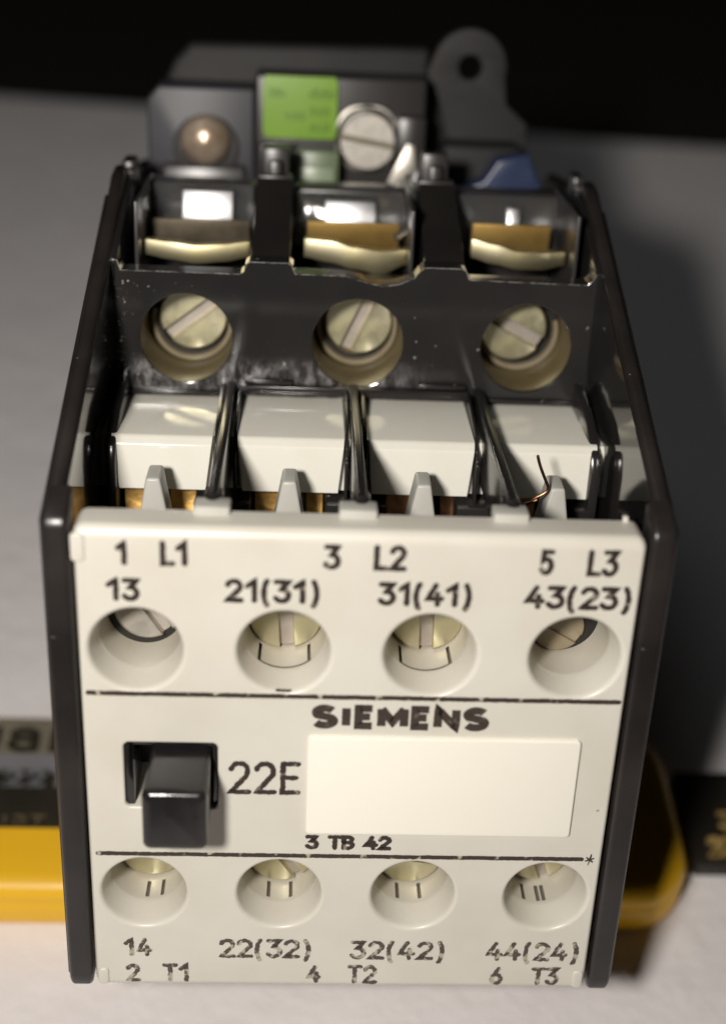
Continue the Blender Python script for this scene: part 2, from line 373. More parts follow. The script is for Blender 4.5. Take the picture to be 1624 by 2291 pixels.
HX = (-24.6, -8.2, 8.2, 24.6)
def front_plate():
    mb = MB()
    X0, X1, Z0, Z1, T = -31.0, 31.0, .5, 64.8, 4.6
    rx, rz0, rz1 = .55, .9, 1.5
    # rounded border
    K = 8; loops = []
    for k in range(K+1):
        t = math.pi/2*k/K; s = 1-math.sin(t); y = 1-math.cos(t)
        c = .02+1.3*(1-s)
        lp = rrect(X0+rx*s, X1-rx*s, Z0+rz0*s, Z1-rz1*s, max(c,.02), 6)
        loops.append([(p[0], y*(1.2 if p[1] > 32 else .8), p[1]) for p in lp])
    loops.append([(p[0], T, p[2]) for p in loops[-1]])
    n = len(loops[0]); v = [p for lp in loops for p in lp]; f = []
    for k in range(len(loops)-1):
        for i in range(n): j = (i+1) % n; f.append((k*n+i, k*n+j, (k+1)*n+j, (k+1)*n+i))
    mb.add((v, f))
    ix0, ix1, iz0, iz1 = X0+rx, X1-rx, Z0+rz0, Z1-rz1
    def cell(x0, x1, z0, z1, rings):
        """rings: list of loops (x,y,z) with equal count, first lies on y=0"""
        n = len(rings[0]); cx = sum(p[0] for p in rings[0])/n; cz = sum(p[2] for p in rings[0])/n
        outer = []
        for p in rings[0]:
            dx, dz = p[0]-cx, p[2]-cz
            t = min([((x1-cx)/dx if dx > 0 else (x0-cx)/dx) if abs(dx) > 1e-9 else 1e9, ((z1-cz)/dz if dz > 0 else (z0-cz)/dz) if abs(dz) > 1e-9 else 1e9])
            outer.append([cx+dx*t, 0, cz+dz*t])
        for q in ((x0,z0),(x1,z0),(x1,z1),(x0,z1)):
            i = min(range(n), key=lambda i: (outer[i][0]-q[0])**2+(outer[i][2]-q[1])**2); outer[i] = [q[0],0,q[1]]
        al = [outer]+rings; v = [tuple(p) for lp in al for p in lp]; f = []
        for k in range(len(al)-1):
            for i in range(n): j = (i+1) % n; f.append((k*n+i, k*n+j, (k+1)*n+j, (k+1)*n+i))
        mb.add((v, f))
    N = 72
    def hole(cx, cz, prof): return [[(cx+r*math.cos(2*math.pi*i/N), y, cz+r*math.sin(2*math.pi*i/N)) for i in range(N)] for r, y in prof]
    prof = [(5.78,0),(5.68,.0),(5.5,.06),(5.32,.2),(5.2,.42),(5.1,.75),(4.72,4.0)]
    e = [ix0, -16.4, 0, 16.4, ix1]
    for k, cx in enumerate(HX):
        cell(e[k], e[k+1], 43.3, 55.9, hole(cx, 49.6, prof))
        prof2 = [(5.62,0),(5.55,0),(5.4,.05),(5.2,.2),(5.1,.45),(5.0,.8),(4.7,4.0)]
        cell(e[k], e[k+1], 9.2, 21.2, hole(cx, 15.4, prof2))
    def rq(x0, x1, z0, z1): mb.add(([(x0,0,z0),(x1,0,z0),(x1,0,z1),(x0,0,z1)], [(0,1,2,3)]))
    rq(ix0, ix1, 55.9, iz1); rq(ix0, ix1, iz0, 9.2)
    # middle band with the button opening
    rings = []
    for s, y in ((.3,0),(.25,0),(.12,.05),(.03,.15),(0,.35),(0,9)):
        lp = rrect(-26.4-s, -15.6+s, 28.2-s, 37.3+s, .7+s*.5, 8); rings.append([(p[0], y, p[1]) for p in lp])
    cell(ix0, -15.0, 21.2, 43.3, rings)
    rq(-15.0, ix1, 21.2, 43.3)
    # back skin (seen only through the bores from behind)
    return mb.done('front_plate', 'white', C, smooth=35)
plate = front_plate()

# bores behind the plate, screws in them
def bores():
    for row, cz, th in ((0, 49.6, 39), (1, 15.4, 18)):
        for k, cx in enumerate(HX):
            if row == 0 and k in (0, 3): angs = []
            else: angs = [270-th, 270+th]
            if row == 1 and k == 3: angs = [250, 274, 282]
            if row == 1 and k == 0: angs = [266, 292]
            def skip(ki, a, angs=angs): return (ki == 3 and any(abs(math.degrees(a)-x) < 2.6 for x in angs)) or (ki == 2 and len(angs) == 2 and angs[0]-2 < math.degrees(a) < angs[1]+2 and row == 0)
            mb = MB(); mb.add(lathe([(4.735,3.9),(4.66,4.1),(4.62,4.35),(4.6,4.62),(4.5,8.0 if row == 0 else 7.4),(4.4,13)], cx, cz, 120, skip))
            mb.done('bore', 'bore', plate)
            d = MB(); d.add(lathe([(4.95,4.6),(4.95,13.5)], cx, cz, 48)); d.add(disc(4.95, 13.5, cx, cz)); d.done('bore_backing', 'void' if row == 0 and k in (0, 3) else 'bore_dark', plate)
bores()

def slot_screw(cx, y, cz, r, ang, m, parent, wslot=1.25, depth=1.0, thick=2.6, shaft=6, tilt=0, name='screw', floor_m='slot'):
    """cheese head: two D shaped lands over a base disc, facing the viewer (-Y)"""
    mb = MB()
    for sgn in (1, -1):
        x = wslot/2; a = math.degrees(math.acos(x/r)); pts = [(r*math.cos(math.radians(t)), r*math.sin(math.radians(t))) for t in [(-a+2*a*i/26) for i in range(27)]]
        ins = .16*r/5; p2 = []
        for px, py in pts:
            L = math.hypot(px, py); p2.append((max(px*(1-ins/L*1.6), x+ins*.5), py*(1-ins/L*1.6)))
        v = []; n = len(pts)
        for lp, yy in ((p2, 0), (pts, ins), (pts, depth+.02)):
            for px, py in lp: v.append((sgn*px, yy, sgn*py))
        f = [tuple(range(n))]
        for q in range(2):
            for i in range(n): j = (i+1) % n; f.append((q*n+i, q*n+j, (q+1)*n+j, (q+1)*n+i))
        mb.add((v, f))
    base = MB(); base.add(lathe([(0.01,depth),(r,depth),(r,thick-.25),(r*.96,thick),(r*.5,thick),(r*.5,thick+shaft),(0.01,thick+shaft)], 0, 0, 40))
    R = Matrix.Rotation(math.radians(tilt), 3, 'X') @ Matrix.Rotation(math.radians(-ang), 3, 'Y')
    vs = [tuple(R @ Vector(p)+Vector((cx, y, cz))) for p in base.v]
    o = link(name, vs, base.f, floor_m, parent, smooth=30)
    n = len(mb.v)//2
    for k in range(2):
        vs = [tuple(R @ Vector(p)+Vector((cx, y, cz))) for p in mb.v[k*n:(k+1)*n]]
        fs = [tuple(i-k*n for i in f) for f in mb.f if k*n <= f[0] < (k+1)*n]
        link('screw_face', vs, fs, m, o, smooth=30)
    return o
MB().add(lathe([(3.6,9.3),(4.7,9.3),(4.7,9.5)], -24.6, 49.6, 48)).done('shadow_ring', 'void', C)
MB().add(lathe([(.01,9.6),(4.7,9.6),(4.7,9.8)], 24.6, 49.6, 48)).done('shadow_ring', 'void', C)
# auxiliary terminal screws (upper row, lower row)
slot_screw(-24.2, 8.4, 50.6, 4.0, 36, 'steel', C, tilt=-8, wslot=1.4, depth=1.5)
slot_screw(-8.2, 8.3, 49.6, 4.25, 4, 'zinc', C, wslot=1.7)
slot_screw(8.4, 8.3, 49.7, 4.25, 2, 'zinc', C, wslot=1.6)
slot_screw(24.2, 8.9, 48.5, 3.1, 60, 'tan', C, floor_m='tan', depth=.5)
for k, a in zip(range(4), (70, 35, 80, 20)):
    slot_screw(HX[k], 7.4 if k in (1,2) else 8.2, 15.4, 4.15, a, 'zinc', C)

def plate_print():
    up = [('1',-26.6,-24.9,60.2,63.2),('L1',-21.9,-18.4,60.2,63.3),('3',-4.3,-2.1,60.2,63.3),('L2',1.1,5.0,60.2,63.4),('5',19.2,21.1,60.1,63.3),('L3',24.4,28.2,60.1,63.4),
          ('13',-27.8,-23.8,55.8,58.7)]
    for t, a, b, c, d in up: writing('printed_marking', t, a, b, c, d, .64, 'ink', plate)
    for t, a, b, c, d in (('21(31)',-14.9,-4.2,55.9,58.9),('31(41)',1.8,12.5,55.9,58.9),('43(23)',18.0,30.2,55.9,58.9)):
        writing('printed_marking', t, a, b, c, d, .64, 'ink', plate)
    writing('printed_marking', '22E', -14.6, -5.8, 30.3, 35.0, .66, 'ink', plate, jit=.2)
    writing('printed_marking', '3 TB 42', -5.35, 5.25, 22.3, 24.5, .58, 'ink', plate, jit=.22, gap=.12)
    for t, a, b, c, d in (('14',-27.5,-23.7,5.3,8.3),('22(32)',-15.7,-3.9,5.2,8.3),('32(42)',.6,12.9,5.1,8.2),('44(24)',17.8,29.9,5.1,8.2),
                          ('2',-27.3,-25.3,1.2,4.1),('T1',-22.7,-19.0,1.2,4.2),('4',-4.6,-2.6,1.2,4.1),('T2',.5,4.5,1.1,4.2),('6',18.6,20.5,1.1,4.1),('T3',23.9,27.7,1.1,4.1)):
        writing('printed_marking', t, a, b, c, d, .58, 'ink2', plate, jit=.26)
    writing('printed_marking', 'SIEMENS', -5.25, 15.8, 39.65, 43.0, 1.0, 'inkbold', plate, jit=.04, gap=.17, square=True)
    for z, a, b, m in ((43.95,-30.1,30.2,'inkline'),(21.35,-29.9,28.4,'inkline')):
        pts = [(a+(b-a)*i/60, z+random.uniform(-.02,.02)) for i in range(61)]
        v, f = ribbon(pts, .6, .11); link('printed_line', [(p.x, -.014, p.y) for p in v], f, m, plate, smooth=0)
    v = []; f = []
    for an in (20, 80, 140):
        c, s = math.cos(math.radians(an)), math.sin(math.radians(an)); L = .75 if an == 80 else .5
        q, g = ribbon([(29.4-c*L, 21.3-s*L), (29.4+c*L, 21.3+s*L)], .22, .3); b0 = len(v); v += [(p.x, -.012-.004*(an//60), p.y) for p in q]; f += [tuple(i+b0 for i in k) for k in g]
    link('printed_mark', v, f, 'inkline', plate, smooth=0)
    # small flaw marks in the moulding
    q, g = ribbon([(-8.9,44.75),(-7.5,44.75)], .34, .3); link('chip_mark', [(p.x, -.02, p.y) for p in q], g, 'inkline', plate, smooth=0)
plate_print()
curve_plate('label_panel', [rrect(-5.2,26.4,25.0,38.8,.5)], 'XZ', -.55, .3, 'label', plate, bev=.14, label='blank cream label panel on the front plate')

# moulded nubs and tabs of the plate
for x0, x1, z0, z1 in ((-31.2,-29.7,60.6,64.0),(-30.6,-29.3,.9,3.4),(29.3,30.6,.9,3.6)):
    curve_plate('moulded_nub', [rrect(x0,x1,z0,z1,.5)], 'XZ', -.28, .2, 'white', plate, bev=.2)
for x0, x1 in ((-18.4,-14.4),(-2.5,1.7),(14.5,18.4)):
    MB().box(x0,x1,3.4,6.2,61,65.75).done('rear_tab', 'grey_white', plate, bev=.25)
MB().box(29.0,29.6,4.2,5.0,63,65.4).done('moulded_nub', 'white', plate, bev=.15)
for k, cx in enumerate(HX):
    v = []; f = []
    pr = [(-.85,61.9),(.85,61.9),(1.95,55.6),(2.3,48),(-2.3,48),(-1.95,55.6)]
    vv, ff = prism([(cx+a, b) for a, b in pr], 1, 19.5, 24.0)
    link('shroud_fin', vv, ff, 'grey_white', plate, bev=.35, seg=3)

# push button tongue
def button():
    loops = []
    for ins, y in ((.95,-8.0),(.66,-7.96),(.4,-7.85),(.2,-7.66),(.06,-7.4),(0,-7.05)):
        loops.append([(x, y, z) for x, z in rrect(-23.55+ins,-16.25-ins,28.2+ins,36.2-ins,.85-ins*.4,6)])
    loops.append([(x, 14, z) for x, z in rrect(-23.1,-16.6,28.7,36.4,.6,6)])
    n = len(loops[0]); v = [p for l in loops for p in l]; f = [tuple(range(n))]
    for k in range(len(loops)-1):
        for i in range(n): j = (i+1) % n; f.append((k*n+i, k*n+j, (k+1)*n+j, (k+1)*n+i))
    return link('push_button', v, f, 'button', C, smooth=50)
button()
b = MB(); b.box(-29,-13,9,14.5,25.4,40); b.done('button_recess_back', 'void', C, smooth=0)
b = MB(); b.box(-26.35,-25.4,.5,9,28.25,37.25); b.box(-16.2,-15.62,.5,9,28.25,37.25); b.box(-25.4,-16.2,.5,9,36.7,37.25); b.done('button_guide', 'button', C, bev=.1)

# side plates
def side_plate(sx):
    prof = [(.2,1.2),(0,2.2),(0,64.2),(.25,65.0),(.9,65.7)]
    prof += [(58,89.0),(60.5,90.2),(64,90.6),(70,88.5),(94,86),(97,84),(97,0.05),(1.6,.05),(.7,.4)]
    a, b = (32.25, 34.2)
    if sx < 0: a, b = -b, -a
    o = curve_plate('side_plate', [prof], 'YZ', a, b, 'side', C, bev=.75, res=4, smooth=40)
    curve_plate('front_strip', [[(.5,.2),(.05,1.2),(-.05,2.2),(-.05,64.3),(.2,65.2),(.8,65.85),(4.6,67.4),(5.0,66.6),(5.0,.4)]], 'YZ', min(sx*31.35,sx*34.3), max(sx*31.35,sx*34.3), 'side', o, bev=.7, res=4, smooth=50)
    link('side_liner', *prism([(6,52),(6,67.2),(60,88.8),(63,88.8),(63,52)], 0, min(sx*32.12,sx*32.3), max(sx*32.12,sx*32.3)), 'gloss', o, smooth=0)
    # outer moulded lip (a second thin shell line seen on the outside)
    e = .45*sx
    l = curve_plate('side_lip', [[(1.2,1.4),(1.2,64.9),(57,87.8),(60,86),(60,3)]], 'YZ', min(sx*34.15,sx*34.6), max(sx*34.15,sx*34.6), 'side', o, bev=.15)
    return o
side_plate(-1); side_plate(1)

# housing lower body
hb = MB(); hb.box(-31.3,31.3,15,94,.6,50); hb.done('housing', 'black', C, bev=.3)
# ledges beneath the terminal covers
lg = MB()
for x0, x1 in ((-31.2,-30.1),(-20.3,-13.2),(-3.6,4.2),(13.2,21.6),(28.3,31.2)):
    lg.box(x0,x1,26.5,40,50.0,55.9)
lg.box(-31.2,31.2,36,43,50.0,56.6)
lg.done('housing_ledge', 'black', C, bev=.35)

# ivory carrier bar and the four terminal covers
cb = MB(); cb.add(prism([(29.6,56.5),(29.6,62.7),(30.2,63.35),(43.5,63.5),(43.5,56.5)], 0, -32.3, 32.3)); cb.done('carrier_bar', 'white_in', C)
def cover(cx, wt, wb, zt, label=None, sh=0):
    # front face trapezoid at y=28, softly rounded upper edge, recedes under the housing
    prof = [(28.0,56.8,0),(28.0,57.1,0),(28.0,zt-1.05,1),(28.03,zt-.93,1),(28.12,zt-.82,1),(28.25,zt-.72,1),(28.7,zt-.3,1),(28.95,zt-.09,1),(29.3,zt,1),(45,zt+.05,1),(45,56.8,0)]
    v = []; n = len(prof)
    for s in (-1, 1):
        for y, z, t in prof:
            k = (z-56.8)/(zt-56.8); hw = wb/2+(wt/2-wb/2)*k
            v.append((cx+s*hw+sh*k, y, z))
    f = [tuple(range(n)), tuple(range(2*n-1, n-1, -1))]+[(i, (i+1) % n, n+(i+1) % n, n+i) for i in range(n)]
    return link('terminal_cover', v, f, 'white_in', C, smooth=38)
cover(-24.4, 12.7, 10.9, 63.8); cover(-8.15, 13.5, 12.2, 63.9); cover(8.45, 13.5, 12.3, 63.9); cover(24.6, 12.7, 11.9, 63.9)
# black liners hugging the covers
for k, (a, b2) in enumerate(((-31.3,-30.95),(-17.85,-17.2),(-15.4,-15.0),(-1.25,-.85),(1.0,1.5),(15.35,15.75),(17.2,18.0),(31.0,31.32))):
    w1 = .0
    MB().add(prism([(27.2,50),(27.2,62.0),(30.5,64.4),(43.2,66),(43.2,50)], 0, a, b2)).done('liner_fin', 'black', C, bev=.12)
for sx in (-1, 1):
    MB().add(prism([(26.6,50),(26.6,60.5),(27.6,63.0),(33,65.6),(43.2,67.5),(43.2,50)], 0, min(sx*30.1+.6*(sx<0)-.6*(sx>0)+sx*.55, sx*31.3), max(sx*30.1+.6*(sx<0)-.6*(sx>0)+sx*.55, sx*31.3))).done('liner_fin', 'black', C, bev=.3)
# long ribs between the covers, reaching forward to the front plate
for cx in (-16.45, 0, 16.9):
    rb = MB(); rb.add(prism([(5.6,58),(5.6,65.6),(6.2,66.3),(43.3,66.3),(43.3,58)], 0, cx-.62, cx+.62)); o = rb.done('housing_rib', 'black', C, bev=.3, seg=3)
    rb = MB(); rb.add(lathe([(.01,5.0),(.7,5.15),(1.05,5.7),(1.1,8.6)], cx, 65.0, 20)); rb.done('rib_boss', 'black', o)

# brass contact strips beneath the covers
def strip(x0, x1, y, zt, m='brass', cut=0):
    v = []; f = []; n = 6
    for i in range(n+1):
        t = i/n; z = zt-7*t; yy = y+.8-1.9*t*t
        for x in (x0+cut*t, x1-cut*t*.3): v += [(x, yy, z), (x, yy+.7, z)]
    for i in range(n):
        a = i*4; b = a+4
        f += [(a,a+2,b+2,b),(a+1,b+1,b+3,a+3),(a,b,b+1,a+1),(a+2,a+3,b+3,b+2)]
    f += [(0,1,3,2),(n*4,n*4+2,n*4+3,n*4+1)]
    link('contact_strip', v, f, m, C, bev=0)
for x0, x1, mm in ((-29.6,-25.6,'brass'),(-24.9,-24.2,'brass'),(-23.7,-20.4,'brass'),(-12.8,-8.7,'brass'),(-7.6,-6.8,'brass'),(-6.1,-3.9,'brass'),(4.4,8.0,'copper'),(11.5,13.3,'copper'),(21.4,24.0,'copper')):
    strip(x0, x1, 30.2, 57, mm, .25)

# terminal wall with three screw windows
def wall():
    top = [(-31.6,82.3),(-31.1,81.6),(-30.8,81.1),(-15.3,81.1),(-14.9,81.4),(-14.7,82.3),(-14.2,82.8),(-9.0,82.8),(-8.5,82.4),(-8.2,81.4),(-1.6,81.3),(-.6,81.1)]
    top += [(-.6+ (7.6)*i/12+.3, 81.1-1.0*math.sin(math.pi*i/12)**1.2) for i in range(1,12)]
    top += [(7.5,81.3),(8.1,82.2),(8.7,82.8),(13.6,82.8),(14.2,82.4),(14.6,81.4),(15.0,81.2),(30.4,81.2),(31.0,81.8),(31.3,82.6),(32.3,82.7)]
    outline = [(-32.3,64.2)]+[(-32.3,82.6)]+top[1:]+[(32.3,64.2)]
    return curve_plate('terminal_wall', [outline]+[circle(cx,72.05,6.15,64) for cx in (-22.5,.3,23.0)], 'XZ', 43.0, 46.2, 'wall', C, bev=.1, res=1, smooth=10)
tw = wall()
dm = MB(); rd = random.Random(5)
for i in range(150):
    x = -32.0+abs(rd.gauss(0,1.3)) if i < 95 else rd.uniform(-31,31); z = rd.uniform(64.5,80) if i < 95 else rd.uniform(65,80)
    if any((x-c)**2+(z-72.05)**2 < 6.6**2 for c in (-22.5,.3,23.0)): continue
    a = .03+.11*rd.random()**4; h = a*rd.uniform(.5,1.2); y = 42.97
    dm.add(([(x-a,y,z),(x,y,z-h),(x+a,y,z),(x,y,z+h),(x,y-.05,z)], [(0,1,4),(1,2,4),(2,3,4),(3,0,4)]))
dm.done('dust_specks', mat('pale_dust', (.55,.50,.45), .6, noise=(900,(.4,.35,.3),.5)), tw, smooth=0, kind='stuff')
ew = [(-32.0,82.75),(-31.3,82.5),(-30.9,81.25),(-15.2,81.2),(-14.8,81.6),(-14.5,82.6),(-14.1,82.85),(-9.1,82.85),(-8.6,82.4),(-8.2,81.45),(-1.6,81.4),(1.2,80.6),(3.4,80.15),(5.4,80.5),(7.3,81.3),(8.1,82.3),(8.7,82.85),(13.6,82.85),(14.2,82.5),(14.6,81.4),(30.4,81.2),(31.0,81.8),(31.4,82.6)]
q, g = ribbon([(x, z-.16) for x, z in ew], .1, .75); link('edge_highlight', [(p.x, 42.975, p.y) for p in q], g, ink('edge_highlight_grey', (.20,.185,.175), (.03,.028,.028), .5, 500), tw, smooth=0)  # pale scratchy ribbon painted as the bright highlight on the wall's top rim
# raised step lines along the bottom of the wall
for q in ((-15.2,15.4,41.6,43.1,64.9,66.1),(-14.7,-8.2,41.9,43.0,66.3,66.9),(8.8,15.2,41.9,43.0,66.3,66.9),(-31.3,-17.4,42.2,43.1,64.3,64.95),(17.3,31.3,42.2,43.1,64.3,64.95)):
    MB().box(*q).done('wall_lip', 'black', tw, bev=.13)
for sx in (-1, 1):
    MB().add(prism([(43,66),(43,82.5),(62,89),(66,89),(66,60)], 0, min(sx*31.4,sx*32.4), max(sx*31.4,sx*32.4))).done('wall_return', 'black', C, bev=.15)
for cx, a, m in ((-22.5,-52,'zinc'),(.3,-24,'zinc'),(23.0,62,'zinc')):
    sl = MB(); sl.add(lathe([(6.12,43.5),(6.05,46),(5.95,50.5),(5.9,56)], cx, 72.05, 64)); sl.add(disc(5.9, 54.5, cx, 72.05)); sl.done('screw_sleeve', 'sleeve', C)
    x = cx+(.35 if cx < 20 else -.9); zc = 72.9
    slot_screw(x, 50.4 if cx < 20 else 49.6, zc, 4.6, a, m, C, wslot=1.75, depth=1.5, thick=3.0 if cx < 20 else 4.4)
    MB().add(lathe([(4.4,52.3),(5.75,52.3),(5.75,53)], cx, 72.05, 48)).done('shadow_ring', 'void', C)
    wz = MB(); wz.add(lathe([(4.95,53.2),(4.95,51.5),(5.05,51.35),(5.55,51.35),(5.65,51.5),(5.65,53.2)], cx+.15, 71.9, 56, (lambda k, a: 20 < math.degrees(a) < 160))); wz.done('screw_washer', 'tan', C)

# dividers between the wire bays
for x0, x1 in ((-14.1,-9.0),(8.9,14.2)):
    o = MB().add(prism([(46,60),(46,82.6),(63.5,88.7),(64.2,89.4),(66,89.4),(66,60)], 0, x0, x1)).done('bay_divider', 'gloss', C, bev=.12)
    xm = (x0+x1)/2
    MB().box(x0+.15,x1-.15,64.4,66.6,88.9,89.75).done('divider_cap', 'smoke', o, bev=.2)
    MB().box(xm-.9,xm+.9,66.6,68.5,84,91.4).done('divider_post', 'smoke', o, bev=.25)
    MB().box(xm-1.9,xm+1.9,68.5,71,84,92.9).done('divider_post', 'smoke', o, bev=.3)
for x0, x1 in ((-33.9,-31.4),(31.4,33.6)):
    MB().box(x0,x1,64,66.5,88.9,89.8).done('divider_cap', 'smoke', C, bev=.2); MB().box(x0+.3,x1-.3,67,72,84,90.6).done('divider_post', 'smoke', C, bev=.4)
# thin vertical fins inside the bays
for x in (-29.6, 9.0-1.6, 29.8): MB().box(x-.25,x+.25,50,70,70,88.5).done('bay_fin', 'smoke', C, bev=.1)
# bay floor and back
MB().box(-31,31,57,93,60,72).done('bay_floor', 'void', C, smooth=0)
for x0, x1 in ((-31,-14.2),(-8.9,8.8),(14.3,31)): MB().box(x0,x1,69.2,74,70,87.5).done('bay_back', 'smoke', C, bev=.8, seg=3)
for x0, x1 in ((-31,-14.2),(-8.9,8.8),(14.3,31)): MB().box(x0,x1,46.3,53.5,78.3,79.0).done('bay_step', 'smoke', C, bev=.3)

def wavy(name, x0, x1, y, tops, bots, th, m, dy=0):
    """clamp plate whose upper and lower edges follow sampled heights, slightly dished in y"""
    n = 24; v = []; f = []; tops = [t+.45 for t in tops]; bots = [b-.25 for b in bots]
    def s(a, t):
        k = t*(len(a)-1); i = min(int(k), len(a)-2); u = k-i; u = u*u*(3-2*u); return a[i]*(1-u)+a[i+1]*u
    for i in range(n+1):
        t = i/n; x = x0+(x1-x0)*t; yy = y+dy*math.cos((t-.5)*math.pi)
        v += [(x,yy,s(bots,t)),(x,yy,s(tops,t)),(x,yy+th,s(tops,t)),(x,yy+th,s(bots,t))]
    for i in range(n):
        a = i*4; b = a+4
        for k in range(4): f.append((a+k, a+(k+1)%4, b+(k+1)%4, b+k))
    f += [(0,1,2,3), (n*4+3,n*4+2,n*4+1,n*4)]
    return link(name, v, f, m, C, bev=.08, smooth=25)
wavy('clamp_plate', -29.2,-14.6, 54.2, [82.1,81.9,81.6,81.8,82.2], [80.7,80.2,79.8,80.1,80.7], 1.6, 'zincplate', -.8)
wavy('clamp_plate', -7.2, 7.2, 54.2, [82.9,82.8,82.0,81.6,81.8], [81.0,80.5,79.7,79.0,80.4], 1.6, 'zincplate', -.8)
wavy('clamp_plate', 15.9, 29.2, 54.2, [83.6,83.0,82.2,82.2,82.2], [81.7,81.0,80.4,80.4,81.0], 1.6, 'zincplate', -.8)
MB().add(prism([(61.4,80.3),(60.3,84.0),(61.1,84.0),(62.2,80.3)], 0, -28.6,-15.0)).done('terminal_strip', 'tarnish', C, bev=.1)
MB().add(prism([(61.4,80.3),(60.3,84.3),(61.1,84.3),(62.2,80.3)], 0, -6.8,6.3)).done('terminal_strip', 'strip', C, bev=.1)
MB().add(prism([(61.4,80.3),(60.3,84.8),(61.1,84.8),(62.2,80.3)], 0, 16.7,27.9)).done('terminal_strip', 'strip', C, bev=.1)
for x0, x1, zt in ((-28.9,-14.6,88.0),(-8.6,8.2,87.2),(14.8,30.6,87.6)):
    MB().add(prism([(64.6,80),(66.2,zt),(66.8,zt),(65.2,80)], 0, x0, x1)).done('clear_shield', 'clear', C, bev=.15)
MB().add(tube(smoothline([(5.5,56,83.5),(7.3,57,84.6),(8.3,60,86.5),(8.0,63,89),(7.4,66,90)]), .55)).done('clear_hook', 'clear', C, smooth=60)
# tinned tabs that catch the light
def tab(x0, x1, z0, z1, y=63.8, tilt=6):
    t = math.tan(math.radians(tilt))*(z1-z0)
    MB().add(prism([(y-t*.3,z0),(y+t,z1),(y+t+.8,z1),(y-t*.3+.8,z0)], 0, x0, x1)).done('tinned_tab', 'chrome', C, bev=.2)
tab(-24.7,-17.5,83.4,87.3, tilt=14); tab(-4.3,3.0,83.5,86.5, tilt=16); tab(22.0,23.9,83.4,86.3, tilt=15); tab(30.0,31.3,82.6,86.2, y=62.5, tilt=15)

# rear coil block
cbk = MB(); cbk.add(prism([(-32,70),(-32,96.6),(-30.2,98.7),(-15.4,98.7),(-15.4,70)], 1, 86, 95)); CB = cbk.done('coil_block', 'slate', C, bev=.5, seg=3)
MB().add(prism([(83.5,72),(85,87.2),(88,87.2),(88,72)], 0, -30,-16.5)).done('coil_foot', 'smoke', CB, bev=.8, seg=3)
MB().box(-15.4,11.3,87,95,70,100.9).done('coil_block', 'smoke', C, bev=.6, seg=3)
MB().box(-14.7,-9,84,87.2,84,90.9).done('coil_step', 'smoke', C, bev=.5)
MB().box(6.7,11.3,84.6,87.2,83,95.6).done('coil_step', 'smoke', C, bev=.6)
MB().box(10,17,99.4,100.4,60,99).done('base_backing', 'void', C, smooth=0)
# domed left screw head, washer shadow gap beneath
ds = MB(); pr = [(.01,82.2),(1.4,82.35),(2.6,82.85),(3.5,83.7),(3.9,84.8),(3.9,85.6),(2.2,85.8),(2.2,87)]
ds.add(lathe(pr, -22.9, 90.9, 40)); ds.done('domed_screw', mat('tarnished_copper_metal', (.60,.48,.37), .3, .5, noise=(300,(.3,.2,.13),.8), bump=(500,.4,.1)), C)
MB().add(lathe([(0.1,85.3),(4.9,85.3),(5.1,85.5),(5.1,86.2)], -22.9, 89.6, 40)).done('screw_seat', 'smoke', C)
slot_screw(2.2, 83.4, 91.8, 4.35, 81, 'steel', C, wslot=.75, depth=1.6, name='coil_screw', floor_m='tan')
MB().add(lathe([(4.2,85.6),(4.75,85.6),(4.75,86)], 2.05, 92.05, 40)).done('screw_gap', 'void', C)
cp = MB(); cp.add(prism(rrect(-2.7,6.9,86.9,96.9,3.6), 1, 85.8, 86.6)); cp.done('coil_clamp', 'steel', C, bev=.2)
MB().add(prism([(5.0,83.9),(10.4,86.4),(9.6,91.3),(8.4,91.6),(6.2,87)], 1, 84.0, 84.7)).done('coil_clamp_lug', 'steel', C, bev=.2)
MB().add(prism(rrect(3.2,7.8,79.6,81.9,.8), 1, 80.6, 81.6)).done('coil_contact', 'brass', C, bev=.3)
MB().add(prism(rrect(-3.4,-2.0,83.5,86.8,.5), 1, 82.0, 82.8)).done('coil_contact', 'copper', C, bev=.3)
tb = tube(smoothline([(3.6,78,82.0),(5.2,77,82.8),(7.0,76,83.8),(8.6,75,86),(9.6,76,89)]), .35); link('coil_lead', tb[0], tb[1], 'chrome', C)
